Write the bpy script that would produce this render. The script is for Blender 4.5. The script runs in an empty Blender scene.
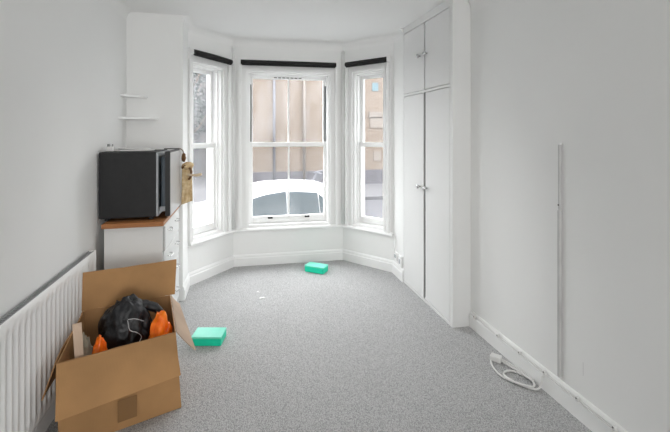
import bpy, bmesh, math, random
from mathutils import Vector, Matrix, noise
random.seed(7)
S = bpy.context.scene
COL = S.collection
PI = math.pi

# ------------------------------------------------------------------ camera
FPX, VPX, HORY, EYE = 395.0, 243.0, 133.0, 1.5
cam_d = bpy.data.cameras.new('camera')
cam_d.sensor_fit = 'HORIZONTAL'; cam_d.sensor_width = 36.0
cam_d.lens = FPX / 670.0 * 36.0
cam_d.shift_x = 0.0
cam_d.shift_y = -(216.0 - HORY) / 670.0
cam_d.clip_start = 0.05; cam_d.clip_end = 200
cam = bpy.data.objects.new('camera', cam_d); COL.objects.link(cam)
cam.location = (0, 0, EYE)
cam.rotation_euler = (PI / 2, 0, -math.atan((335.0 - VPX) / FPX))
S.camera = cam

# ------------------------------------------------------------------ sky, lamps, exposure
w = bpy.data.worlds.new('overcast_sky'); S.world = w; w.use_nodes = True
wn = w.node_tree.nodes; wl = w.node_tree.links
bg = wn['Background']
bg.inputs[0].default_value = (0.985, 0.985, 1.0, 1); bg.inputs[1].default_value = 8.3
S.view_settings.view_transform = 'Standard'
S.view_settings.look = 'None'
S.view_settings.exposure = 0.30
S.view_settings.gamma = 1.0
S.view_settings.use_curve_mapping = False
S.cycles.use_denoising = True
S.cycles.denoiser = 'OPENIMAGEDENOISE'
S.cycles.denoising_input_passes = 'RGB_ALBEDO_NORMAL'
S.cycles.denoising_prefilter = 'ACCURATE'
S.cycles.max_bounces = 10
S.cycles.diffuse_bounces = 6
S.cycles.transparent_max_bounces = 12
S.cycles.sample_clamp_indirect = 6.0
S.cycles.caustics_reflective = False
S.cycles.caustics_refractive = False
S.cycles.blur_glossy = 1.0

def area_light(name, loc, rot, sx, sy, power, color=(1, 1, 1), portal=False):
    d = bpy.data.lights.new(name, 'AREA'); d.shape = 'RECTANGLE'; d.size = sx; d.size_y = sy
    d.energy = power; d.color = color
    if portal: d.cycles.is_portal = True
    o = bpy.data.objects.new(name, d); COL.objects.link(o); o.location = loc; o.rotation_euler = rot
    return o
# two added fill lights out of view: one under the ceiling, one behind the camera
area_light('ceiling_fill', (0.36, 2.25, 2.42), (0.45, 0, 0), 1.0, 0.5, 4.5, (1.0, 0.985, 0.965)).data.spread = 2.0
area_light('rear_fill', (0.65, -4.9, 1.4), (PI / 2, 0, 0.26), 2.0, 1.9, 66, (1.0, 0.995, 0.985)).data.spread = 2.0

# ------------------------------------------------------------------ materials
def mat(name, col, rough=0.6, var=0.0, vscale=8.0, bump=0.0, bscale=60.0, metal=0.0, spec=0.4, col2=None, detail=4.0):
    m = bpy.data.materials.new(name); m.use_nodes = True
    n = m.node_tree.nodes; l = m.node_tree.links
    b = n['Principled BSDF']
    b.inputs['Base Color'].default_value = (*col, 1); b.inputs['Roughness'].default_value = rough
    b.inputs['Metallic'].default_value = metal; b.inputs['Specular IOR Level'].default_value = spec
    tc = n.new('ShaderNodeTexCoord')
    if var > 0 or col2:
        nz = n.new('ShaderNodeTexNoise'); nz.inputs['Scale'].default_value = vscale; nz.inputs['Detail'].default_value = detail
        l.new(tc.outputs['Object'], nz.inputs['Vector'])
        r = n.new('ShaderNodeValToRGB'); l.new(nz.outputs['Fac'], r.inputs[0])
        c2 = col2 if col2 else tuple(c * (1 - var) for c in col)
        r.color_ramp.elements[0].position = 0.35; r.color_ramp.elements[1].position = 0.68
        r.color_ramp.elements[0].color = (*c2, 1); r.color_ramp.elements[1].color = (*col, 1)
        l.new(r.outputs[0], b.inputs['Base Color'])
    if bump > 0:
        nb = n.new('ShaderNodeTexNoise'); nb.inputs['Scale'].default_value = bscale; nb.inputs['Detail'].default_value = 3
        l.new(tc.outputs['Object'], nb.inputs['Vector'])
        bp = n.new('ShaderNodeBump'); bp.inputs['Strength'].default_value = bump; bp.inputs['Distance'].default_value = 0.01
        l.new(nb.outputs['Fac'], bp.inputs['Height']); l.new(bp.outputs[0], b.inputs['Normal'])
    return m

M = {}
M['wall'] = mat('wall_paint', (0.865, 0.867, 0.858), 0.75, 0.02, 1.6, 0.06, 25)
M['ceil'] = mat('ceiling_paint', (0.88, 0.88, 0.872), 0.85, 0.02, 1.5)
M['gloss'] = mat('white_gloss', (0.88, 0.882, 0.875), 0.4, 0.02, 3.0)
M['cup'] = mat('cupboard_paint', (0.80, 0.802, 0.795), 0.4, 0.02, 2.0)
M['dark'] = mat('dark_gap', (0.05, 0.05, 0.05), 0.9)
M['black'] = mat('black_enamel', (0.014, 0.014, 0.015), 0.55, 0.25, 30, 0.06, 200)
M['blackpl'] = mat('black_plastic', (0.02, 0.02, 0.021), 0.45)
M['blind'] = mat('blind_fabric', (0.018, 0.017, 0.017), 0.8, 0.2, 40)
M['greypl'] = mat('grey_plastic', (0.42, 0.44, 0.46), 0.4, 0.1, 12)
M['silver'] = mat('silver_panel', (0.50, 0.50, 0.50), 0.35, 0.08, 8, 0, 1, 0.25)
M['liner'] = mat('fridge_liner', (0.10, 0.125, 0.15), 0.4, 0.2, 8)
M['chrome'] = mat('chrome', (0.62, 0.62, 0.62), 0.22, metal=1.0)
M['steel'] = mat('dull_metal', (0.16, 0.16, 0.155), 0.45, metal=0.6)
M['chestw'] = mat('chest_paint', (0.74, 0.745, 0.74), 0.4, 0.03, 4)
M['rad'] = mat('radiator_enamel', (0.90, 0.90, 0.895), 0.35, 0.02, 3)
M['radgr'] = mat('radiator_grille', (0.36, 0.365, 0.37), 0.5)
M['cable'] = mat('white_cable', (0.74, 0.735, 0.72), 0.45)
M['trunk'] = mat('grey_trunking', (0.62, 0.62, 0.61), 0.5, 0.2, 4)
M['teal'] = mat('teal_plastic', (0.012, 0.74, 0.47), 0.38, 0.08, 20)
M['tealtop'] = mat('teal_lit_top', (0.22, 0.84, 0.65), 0.35, 0.05, 20)  # paler than the tub sides: window light on the tops painted in
M['paper'] = mat('white_scrap', (0.85, 0.85, 0.83), 0.7)
M['cloth'] = mat('black_cloth', (0.003, 0.0033, 0.004), 0.42, 0.5, 14, 0.5, 38, col2=(0.009, 0.0095, 0.012))
M['orange'] = mat('orange_plastic', (1.0, 0.24, 0.012), 0.3, 0.35, 18, 0.3, 40, col2=(0.90, 0.13, 0.004))
M['beige'] = mat('beige_cloth', (0.42, 0.37, 0.28), 0.9, 0.3, 20, 0.2, 60)
M['string'] = mat('white_string', (0.6, 0.6, 0.6), 0.8)
M['tan'] = mat('tan_paper', (0.74, 0.60, 0.38), 0.8, 0.3, 30, 0.3, 40, col2=(0.50, 0.34, 0.17), detail=6)
M['brown'] = mat('brown_strap', (0.17, 0.085, 0.03), 0.8, 0.3, 40)
M['palewood'] = mat('pale_wood', (0.70, 0.55, 0.38), 0.6, 0.2, 20)

def card_mat(name, col):
    m = mat(name, col, 0.85, 0.24, 3.5, 0.0)
    n = m.node_tree.nodes; l = m.node_tree.links; b = n['Principled BSDF']
    tc = n.new('ShaderNodeTexCoord'); wv = n.new('ShaderNodeTexWave'); wv.inputs['Scale'].default_value = 55
    wv.inputs['Distortion'].default_value = 0.4
    l.new(tc.outputs['Object'], wv.inputs['Vector'])
    bp = n.new('ShaderNodeBump'); bp.inputs['Strength'].default_value = 0.12; bp.inputs['Distance'].default_value = 0.004
    l.new(wv.outputs['Fac'], bp.inputs['Height']); l.new(bp.outputs[0], b.inputs['Normal'])
    return m
M['card'] = card_mat('cardboard', (0.47, 0.26, 0.110))
M['cardin'] = card_mat('cardboard_inner', (0.43, 0.235, 0.10))
M['cardpale'] = card_mat('cardboard_pale', (0.58, 0.43, 0.32))
M['tape'] = mat('brown_tape', (0.25, 0.135, 0.055), 0.3)

# wooden worktop
def wood():
    m = mat('worktop_wood', (0.36, 0.145, 0.05), 0.45)
    n = m.node_tree.nodes; l = m.node_tree.links; b = n['Principled BSDF']
    tc = n.new('ShaderNodeTexCoord'); mp = n.new('ShaderNodeMapping'); mp.inputs['Scale'].default_value = (3, 40, 40)
    nz = n.new('ShaderNodeTexNoise'); nz.inputs['Scale'].default_value = 2.0; nz.inputs['Detail'].default_value = 6
    l.new(tc.outputs['Object'], mp.inputs[0]); l.new(mp.outputs[0], nz.inputs['Vector'])
    r = n.new('ShaderNodeValToRGB'); r.color_ramp.elements[0].color = (0.27, 0.10, 0.03, 1); r.color_ramp.elements[1].color = (0.45, 0.20, 0.075, 1)
    l.new(nz.outputs['Fac'], r.inputs[0]); l.new(r.outputs[0], b.inputs['Base Color'])
    return m
M['wood'] = wood()

# loop-pile carpet
def carpet():
    m = bpy.data.materials.new('grey_carpet'); m.use_nodes = True
    n = m.node_tree.nodes; l = m.node_tree.links; b = n['Principled BSDF']
    b.inputs['Roughness'].default_value = 0.95; b.inputs['Specular IOR Level'].default_value = 0.1
    tc = n.new('ShaderNodeTexCoord'); mp = n.new('ShaderNodeMapping')
    mp.inputs['Rotation'].default_value = (0, 0, 0.35); mp.inputs['Scale'].default_value = (1.0, 0.62, 1.0)
    l.new(tc.outputs['Object'], mp.inputs[0])
    v = n.new('ShaderNodeTexVoronoi'); v.inputs['Scale'].default_value = 215; v.inputs['Randomness'].default_value = 0.75
    l.new(mp.outputs[0], v.inputs['Vector'])
    nz = n.new('ShaderNodeTexNoise'); nz.inputs['Scale'].default_value = 150; nz.inputs['Detail'].default_value = 3
    l.new(tc.outputs['Object'], nz.inputs['Vector'])
    nl = n.new('ShaderNodeTexNoise'); nl.inputs['Scale'].default_value = 2.2; nl.inputs['Detail'].default_value = 3
    l.new(tc.outputs['Object'], nl.inputs['Vector'])
    r = n.new('ShaderNodeValToRGB'); r.color_ramp.elements[0].color = (0.70, 0.70, 0.70, 1); r.color_ramp.elements[1].color = (0.34, 0.34, 0.34, 1)
    r.color_ramp.elements[0].position = 0.15; r.color_ramp.elements[1].position = 0.75
    l.new(v.outputs['Distance'], r.inputs[0])
    r2 = n.new('ShaderNodeValToRGB'); r2.color_ramp.elements[0].color = (0.80, 0.80, 0.80, 1); r2.color_ramp.elements[1].color = (1.16, 1.16, 1.16, 1)
    r2.color_ramp.elements[0].position = 0.3; r2.color_ramp.elements[1].position = 0.7
    l.new(nz.outputs['Fac'], r2.inputs[0])
    mx = n.new('ShaderNodeMixRGB'); mx.blend_type = 'MULTIPLY'; mx.inputs[0].default_value = 1
    l.new(r.outputs[0], mx.inputs[1]); l.new(r2.outputs[0], mx.inputs[2])
    r3 = n.new('ShaderNodeValToRGB'); r3.color_ramp.elements[0].color = (0.93, 0.93, 0.93, 1); r3.color_ramp.elements[1].color = (1.05, 1.05, 1.05, 1)
    l.new(nl.outputs['Fac'], r3.inputs[0])
    m2 = n.new('ShaderNodeMixRGB'); m2.blend_type = 'MULTIPLY'; m2.inputs[0].default_value = 1
    l.new(mx.outputs[0], m2.inputs[1]); l.new(r3.outputs[0], m2.inputs[2])
    l.new(m2.outputs[0], b.inputs['Base Color'])
    bp = n.new('ShaderNodeBump'); bp.inputs['Strength'].default_value = 0.6; bp.inputs['Distance'].default_value = 0.006; bp.invert = True
    l.new(v.outputs['Distance'], bp.inputs['Height']); l.new(bp.outputs[0], b.inputs['Normal'])
    return m
M['carpet'] = carpet()

# window glass, with dirty condensation smears; its even haze stands in for glare
def glass(name, haze, smear):
    m = bpy.data.materials.new(name); m.use_nodes = True
    n = m.node_tree.nodes; l = m.node_tree.links; n.clear()
    out = n.new('ShaderNodeOutputMaterial')
    tr = n.new('ShaderNodeBsdfTransparent'); tr.inputs[0].default_value = (0.97, 0.98, 0.98, 1)
    gl = n.new('ShaderNodeBsdfGlossy'); gl.inputs['Roughness'].default_value = 0.5
    tl = n.new('ShaderNodeBsdfTranslucent'); tl.inputs[0].default_value = (0.9, 0.93, 0.97, 1)
    m1 = n.new('ShaderNodeMixShader'); m1.inputs[0].default_value = 0.03
    l.new(tr.outputs[0], m1.inputs[1]); l.new(gl.outputs[0], m1.inputs[2])
    tc = n.new('ShaderNodeTexCoord'); mp = n.new('ShaderNodeMapping'); mp.inputs['Scale'].default_value = (7, 7, 1.6)
    nz = n.new('ShaderNodeTexNoise'); nz.inputs['Scale'].default_value = 1.4; nz.inputs['Detail'].default_value = 4
    l.new(tc.outputs['Object'], mp.inputs[0]); l.new(mp.outputs[0], nz.inputs['Vector'])
    mr = n.new('ShaderNodeMapRange'); mr.inputs[1].default_value = 0.42; mr.inputs[2].default_value = 0.75
    mr.inputs[3].default_value = haze; mr.inputs[4].default_value = haze + smear
    l.new(nz.outputs['Fac'], mr.inputs[0])
    m2 = n.new('ShaderNodeMixShader'); l.new(mr.outputs[0], m2.inputs[0])
    l.new(m1.outputs[0], m2.inputs[1]); l.new(tl.outputs[0], m2.inputs[2])
    l.new(m2.outputs[0], out.inputs[0])
    return m
M['glass'] = glass('window_glass', 0.02, 0.02)
M['glass_up'] = glass('window_glass_misted', 0.02, 0.05)

# brick across the street
def brick():
    m = mat('street_brick', (0.4, 0.3, 0.2), 0.9)
    n = m.node_tree.nodes; l = m.node_tree.links; b = n['Principled BSDF']
    tc = n.new('ShaderNodeTexCoord'); mp = n.new('ShaderNodeMapping'); mp.inputs['Rotation'].default_value = (PI / 2, 0, 0)
    l.new(tc.outputs['Object'], mp.inputs[0])
    bt = n.new('ShaderNodeTexBrick'); bt.inputs['Scale'].default_value = 1.0
    bt.inputs['Brick Width'].default_value = 0.225; bt.inputs['Row Height'].default_value = 0.075; bt.inputs['Mortar Size'].default_value = 0.008
    bt.inputs['Color1'].default_value = (0.150, 0.113, 0.084, 1); bt.inputs['Color2'].default_value = (0.122, 0.088, 0.062, 1); bt.inputs['Mortar'].default_value = (0.14, 0.115, 0.092, 1)
    l.new(mp.outputs[0], bt.inputs['Vector']); l.new(bt.outputs[0], b.inputs['Base Color'])
    return m
M['brick'] = brick()
M['plinth'] = mat('grey_plinth', (0.075, 0.07, 0.08), 0.9, 0.2, 3)
M['tarmac'] = mat('tarmac', (0.052, 0.051, 0.058), 0.9, 0.15, 6)
M['slab'] = mat('pavement_slab', (0.085, 0.083, 0.088), 0.9, 0.15, 5)
M['extw'] = mat('exterior_render', (0.80, 0.80, 0.78), 0.8, 0.06, 3)
M['render2'] = mat('grey_house_render', (0.055, 0.057, 0.065), 0.85, 0.35, 1.5, col2=(0.10, 0.094, 0.09))
M['carpaint'] = mat('white_car_paint', (0.80, 0.80, 0.82), 0.25)
M['carglass'] = mat('car_glass', (0.10, 0.135, 0.15), 0.12, spec=0.7)
M['tyre'] = mat('tyre', (0.03, 0.03, 0.03), 0.8)
M['leaf'] = mat('leaf', (0.05, 0.062, 0.055), 0.7, 0.4, 3)
M['bark'] = mat('bark', (0.15, 0.12, 0.10), 0.9)
M['bluesign'] = mat('blue_sign', (0.075, 0.13, 0.15), 0.6)
M['lintel'] = mat('stone_lintel', (0.15, 0.128, 0.11), 0.8)
M['palepane'] = mat('pale_pane', (0.155, 0.13, 0.108), 0.5)
M['pipe'] = mat('grey_pipe', (0.09, 0.09, 0.105), 0.6)

# ------------------------------------------------------------------ mesh helpers
def obj(name, bm, m, parent=None, smooth=False):
    me = bpy.data.meshes.new(name)
    bmesh.ops.recalc_face_normals(bm, faces=bm.faces)
    bm.to_mesh(me); bm.free()
    me.materials.append(M[m] if isinstance(m, str) else m)
    if smooth:
        for p in me.polygons: p.use_smooth = True
    o = bpy.data.objects.new(name, me); COL.objects.link(o)
    if parent is not None: o.parent = parent
    return o
def smooth_by_angle(o, deg=35):
    for p in o.data.polygons: p.use_smooth = True
    a = math.radians(deg); bm = bmesh.new(); bm.from_mesh(o.data)
    for e in bm.edges:
        e.smooth = not (len(e.link_faces) == 2 and e.calc_face_angle(0) > a)
    bm.to_mesh(o.data); bm.free()
def empty(name, loc=(0, 0, 0), rz=0.0, matrix=None):
    o = bpy.data.objects.new(name, None); COL.objects.link(o); o.empty_display_size = 0.05
    if matrix is not None: o.matrix_world = matrix
    else: o.location = loc; o.rotation_euler = (0, 0, rz)
    return o
def tag(o, label, cat, group=None):
    o['label'] = label; o['category'] = cat
    if group: o['group'] = group
    return o
def struct(o, label=None):
    o['kind'] = 'structure'
    if label: o['label'] = label
    return o
def box(bm, x0, x1, y0, y1, z0, z1, bev=0.0, seg=2):
    r = bmesh.ops.create_cube(bm, size=1.0)
    vs = r['verts']
    for v in vs:
        v.co = Vector(((x0 + x1) / 2 + v.co.x * (x1 - x0), (y0 + y1) / 2 + v.co.y * (y1 - y0), (z0 + z1) / 2 + v.co.z * (z1 - z0)))
    if bev > 0:
        es = list({e for v in vs for e in v.link_edges})
        bmesh.ops.bevel(bm, geom=es, offset=bev, segments=seg, affect='EDGES', profile=0.6)
    return bm
def bx(x0, x1, y0, y1, z0, z1, bev=0.0, seg=2):
    return box(bmesh.new(), x0, x1, y0, y1, z0, z1, bev, seg)
def tube(bm, pts, r, n=8, caps=True):
    pts = [Vector(p) for p in pts]; rings = []
    rr = r if isinstance(r, (list, tuple)) else [r] * len(pts)
    up = None
    for i, p in enumerate(pts):
        t = (pts[min(i + 1, len(pts) - 1)] - pts[max(i - 1, 0)])
        if t.length < 1e-9: t = Vector((0, 0, 1))
        t.normalize()
        if up is None:
            up = Vector((0, 0, 1)) if abs(t.z) < 0.9 else Vector((1, 0, 0))
        a = t.cross(up)
        if a.length < 1e-6: a = t.orthogonal()
        a.normalize(); b = a.cross(t); b.normalize(); up = b
        rings.append([bm.verts.new(p + (a * math.cos(k * 2 * PI / n) + b * math.sin(k * 2 * PI / n)) * rr[i]) for k in range(n)])
    for i in range(len(rings) - 1):
        for k in range(n):
            bm.faces.new((rings[i][k], rings[i][(k + 1) % n], rings[i + 1][(k + 1) % n], rings[i + 1][k]))
    if caps:
        bm.faces.new(list(reversed(rings[0]))); bm.faces.new(rings[-1])
    return bm
def catmull(pts, n=8):
    P = [Vector(p) for p in pts]; P = [P[0] * 2 - P[1]] + P + [P[-1] * 2 - P[-2]]; out = []
    for i in range(1, len(P) - 2):
        for k in range(n):
            t = k / n
            out.append(0.5 * ((2 * P[i]) + (P[i + 1] - P[i - 1]) * t + (2 * P[i - 1] - 5 * P[i] + 4 * P[i + 1] - P[i + 2]) * t * t + (3 * P[i] - P[i - 1] - 3 * P[i + 1] + P[i + 2]) * t ** 3))
    out.append(P[-2]); return out
def lathe(bm, prof, n=16, axis='z', c=(0, 0, 0)):
    rings = []
    for r, h in prof:
        ring = []
        for k in range(n):
            a = 2 * PI * k / n; u, v = r * math.cos(a), r * math.sin(a)
            p = {'z': (u, v, h), 'x': (h, u, v), 'y': (u, h, v)}[axis]
            ring.append(bm.verts.new(Vector(p) + Vector(c)))
        rings.append(ring)
    for i in range(len(rings) - 1):
        for k in range(n): bm.faces.new((rings[i][k], rings[i][(k + 1) % n], rings[i + 1][(k + 1) % n], rings[i + 1][k]))
    bm.faces.new(list(reversed(rings[0]))); bm.faces.new(rings[-1])
    return bm
def sweep(path, prof):
    """profile (inward offset, z) along a plan path; the room lies to the right of the direction of travel"""
    bm = bmesh.new(); P = [Vector((p[0], p[1])) for p in path]; rings = []
    for i, p in enumerate(P):
        ns = []
        if i > 0: d = (P[i] - P[i - 1]).normalized(); ns.append(Vector((d.y, -d.x)))
        if i < len(P) - 1: d = (P[i + 1] - P[i]).normalized(); ns.append(Vector((d.y, -d.x)))
        nn = ns[0] if len(ns) == 1 else (ns[0] + ns[1]) / (1 + ns[0].dot(ns[1]))
        rings.append([bm.verts.new((p.x + nn.x * o, p.y + nn.y * o, z)) for o, z in prof])
    k = len(prof)
    for i in range(len(rings) - 1):
        for j in range(k): bm.faces.new((rings[i][j], rings[i][(j + 1) % k], rings[i + 1][(j + 1) % k], rings[i + 1][j]))
    bm.faces.new(rings[0]); bm.faces.new(list(reversed(rings[-1])))
    return bm
def prism(poly, z0, z1):
    bm = bmesh.new(); a = [bm.verts.new((x, y, z0)) for x, y in poly]; b = [bm.verts.new((x, y, z1)) for x, y in poly]
    n = len(poly)
    for i in range(n): bm.faces.new((a[i], a[(i + 1) % n], b[(i + 1) % n], b[i]))
    bm.faces.new(list(reversed(a))); bm.faces.new(b)
    return bm
def sheet(p00, p10, p11, p01, th=0.005, nu=10, nv=8, f=None):
    """a bent panel with thickness; f(u,v) -> offset along its normal"""
    c = [Vector(p) for p in (p00, p10, p11, p01)]
    nrm = ((c[1] - c[0]).cross(c[3] - c[0])).normalized()
    bm = bmesh.new(); L = [[], []]
    for s in (0, 1):
        for j in range(nv + 1):
            row = []
            for i in range(nu + 1):
                u, v = i / nu, j / nv
                p = c[0] * (1 - u) * (1 - v) + c[1] * u * (1 - v) + c[2] * u * v + c[3] * (1 - u) * v
                off = f(u, v) if f else 0.0
                row.append(bm.verts.new(p + nrm * (off + (s - 0.5) * th)))
            L[s].append(row)
    for s in (0, 1):
        for j in range(nv):
            for i in range(nu): bm.faces.new((L[s][j][i], L[s][j][i + 1], L[s][j + 1][i + 1], L[s][j + 1][i]))
    for i in range(nu):
        bm.faces.new((L[0][0][i], L[0][0][i + 1], L[1][0][i + 1], L[1][0][i])); bm.faces.new((L[0][nv][i], L[0][nv][i + 1], L[1][nv][i + 1], L[1][nv][i]))
    for j in range(nv):
        bm.faces.new((L[0][j][0], L[0][j + 1][0], L[1][j + 1][0], L[1][j][0])); bm.faces.new((L[0][j][nu], L[0][j + 1][nu], L[1][j + 1][nu], L[1][j][nu]))
    return bm
def blob(c, r, amp, freq, sub=4, seed=0.0, fold=0.0, zmin=None):
    bm = bmesh.new(); bmesh.ops.create_icosphere(bm, subdivisions=sub, radius=1.0)
    for v in bm.verts:
        d = v.co.normalized(); q = d * freq + Vector((seed, seed * 1.7, -seed))
        k = 1 + amp * noise.noise(q) + amp * 0.5 * noise.noise(q * 2.3)
        if fold: k += fold * (1 - 2 * abs(noise.noise(q * 1.6 + Vector((9, 3, 1)))))
        v.co = Vector((c[0] + d.x * r[0] * k, c[1] + d.y * r[1] * k, c[2] + d.z * r[2] * k))
        if zmin is not None and v.co.z < zmin: v.co.z = zmin
    return bm

# ------------------------------------------------------------------ room shell
XL, XR, XC = -0.985, 1.726, 1.57          # left wall, right wall, cupboard front
CEIL, YREAR = 2.555, -5.0
RL, RR = (-0.525, 3.75), (1.575, 3.71)   # start of the bay reveals
A, B, C, D = (-0.525, 4.10), (-0.105, 4.585), (1.155, 4.545), (1.58, 4.00)
outline = [(XL, YREAR), (XR, YREAR), (XR, 3.71), RR, D, C, B, A, RL, (XL, 3.75)]
struct(obj('floor', prism(outline, -0.12, 0.0), 'carpet'), 'grey loop pile carpet floor')
big = [(-1.2, YREAR - .2), (1.95, YREAR - .2), (1.95, 4.0), (1.70, 4.2), (1.3, 4.85), (-0.25, 4.9), (-0.8, 4.3), (-1.2, 4.1)]
struct(obj('ceiling', prism(big, CEIL, CEIL + .15), 'ceil'), 'white painted ceiling')
struct(obj('wall_left', bx(XL - .2, XL, YREAR, 4.10, -0.12, CEIL), 'wall'))
struct(obj('wall_right', bx(XR, XR + .2, YREAR, 4.0, -0.12, CEIL), 'wall'))
struct(obj('wall_rear', bx(XL - .2, XR + .2, YREAR - .2, YREAR, -0.12, CEIL), 'wall'))
struct(obj('wall_front_left', prism([(XL, 3.75), RL, A, (XL, 4.10)], -0.12, CEIL), 'wall'))
struct(obj('wall_front_right', prism([(XR, 3.712), (RR[0], 3.712), D, (XR, 4.0)], -0.12, CEIL), 'wall'))

WT = 0.225           # bay wall thickness
OZ0, OZ1 = 0.425, 2.20
def seg_frame(P, Q):
    e = Vector((Q[0] - P[0], Q[1] - P[1])); L = e.length; e.normalize()
    return Matrix.Translation((P[0], P[1], 0)) @ Matrix.Rotation(math.atan2(e.y, e.x), 4, 'Z'), L
def mitre(P, Q, R_):
    a = math.atan2(Q[1] - P[1], Q[0] - P[0]); b = math.atan2(R_[1] - Q[1], R_[0] - Q[0])
    return math.tan(abs(a - b) / 2) * WT
def wedge(bm, s0, s1, z0, z1, m0=0.0, m1=0.0):
    q = [(s0, 0), (s1, 0), (s1 + m1, WT), (s0 - m0, WT)]
    a = [bm.verts.new((x, y, z0)) for x, y in q]; b = [bm.verts.new((x, y, z1)) for x, y in q]
    for i in range(4): bm.faces.new((a[i], a[(i + 1) % 4], b[(i + 1) % 4], b[i]))
    bm.faces.new(list(reversed(a))); bm.faces.new(b)
mB = mitre(A, B, C); mC = mitre(B, C, D); mA = 0.09; mD = 0.09
BAYS = {'left': (A, B, 0.045, 0.472, mA, mB), 'centre': (B, C, 0.150, 1.103, mB, mC), 'right': (C, D, 0.150, 0.578, mC, mD)}
for side, (P, Q, s0, s1, m0, m1) in BAYS.items():
    T, L = seg_frame(P, Q); bm = bmesh.new()
    wedge(bm, 0, L, -0.9, OZ0 - 0.01, m0, m1); wedge(bm, 0, L, OZ1, CEIL, m0, m1)
    wedge(bm, 0, s0, OZ0 - 0.01, OZ1, m0, 0); wedge(bm, s1, L, OZ0 - 0.01, OZ1, 0, m1)
    o = obj('wall_bay_' + side, bm, 'wall'); o.matrix_world = T; struct(o)

struct(obj('house_front', bx(-12, 12, 3.9, 4.3, CEIL + .16, 7.5), 'render2'), 'front of the terrace above the bay')
for nme, xa, xb in (('house_side_left', -12, -1.21), ('house_side_right', 1.96, 12)):
    struct(obj(nme, bx(xa, xb, 3.95, 4.25, -0.9, CEIL + .15), 'render2'), 'front of the terrace beside the bay')
BAYPATH = [RL, A, B, C, D, RR]
def quarter(r, z1, n=8, drop=None):
    d = drop or r
    pr = [(0.0, z1), (0.0, z1 - d)]
    for k in range(1, n):
        a = k / n * PI / 2
        pr.append((r * (1 - math.cos(a)), z1 - d + d * math.sin(a)))
    pr.append((r, z1))
    return pr
struct(obj('trim_1', sweep(BAYPATH, quarter(0.062, CEIL, 8, 0.085)), 'ceil', smooth=False), 'white cove around the top of the bay')
struct(obj('trim_2', sweep([(XL, YREAR), (XL, 3.75)], quarter(0.058, CEIL, 8, 0.082)), 'ceil'), 'white cove along the top of the left wall')
struct(obj('trim_3', sweep([(XR, 2.745), (XR, YREAR)], quarter(0.09, CEIL, 8, 0.13)), 'ceil'), 'white cove along the top of the right wall')
for nme in ('trim_1', 'trim_2', 'trim_3'): smooth_by_angle(bpy.data.objects[nme], 30)
SK = [(0, 0), (0.018, 0), (0.018, 0.088), (0.012, 0.094), (0.012, 0.108), (0.006, 0.122), (0, 0.126)]
struct(obj('baseboard_bay', sweep(BAYPATH, SK), 'gloss'))
struct(obj('baseboard_right', sweep([(XR, 2.748), (XR, YREAR)], SK), 'gloss'))
struct(obj('baseboard_left', sweep([(XL, YREAR), (XL, 2.94)], SK), 'gloss'))
SILL = [(-0.0, 0.385), (0.026, 0.385), (0.040, 0.392), (0.046, 0.405), (0.040, 0.418), (0.030, 0.425), (0, 0.425)]
struct(obj('trim_4', sweep([A, B, C, D], SILL), 'gloss'), 'white painted sill board running around the bay')

# ------------------------------------------------------------------ sash windows
def frame_rect(bm, x0, x1, z0, z1, wl, wr, wb, wt, y0, y1, bev=0.004):
    box(bm, x0, x0 + wl, y0, y1, z0, z1, bev, 1); box(bm, x1 - wr, x1, y0, y1, z0, z1, bev, 1)
    box(bm, x0 + wl, x1 - wr, y0, y1, z0, z0 + wb, bev, 1); box(bm, x0 + wl, x1 - wr, y0, y1, z1 - wt, z1, bev, 1)
def architrave(bm, x0, x1, z0, z1, wL, wR, wT):
    prof = [(0.0, 0.0), (0.0, -0.024), (0.22, -0.024), (0.22, -0.010), (0.62, -0.010), (0.62, -0.046), (1.0, -0.046), (1.0, 0.0)]
    def pt(u, y): return [(x0 - u * wL, y, z0), (x0 - u * wL, y, z1 + u * wT), (x1 + u * wR, y, z1 + u * wT), (x1 + u * wR, y, z0)]
    R_ = [[bm.verts.new(p) for p in pt(u, y)] for u, y in prof]
    for a in range(len(R_) - 1):
        for k in range(3): bm.faces.new((R_[a][k], R_[a][k + 1], R_[a + 1][k + 1], R_[a + 1][k]))
    for k in (0, 3): bm.faces.new([r[k] for r in R_])
nwin = 0
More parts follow.
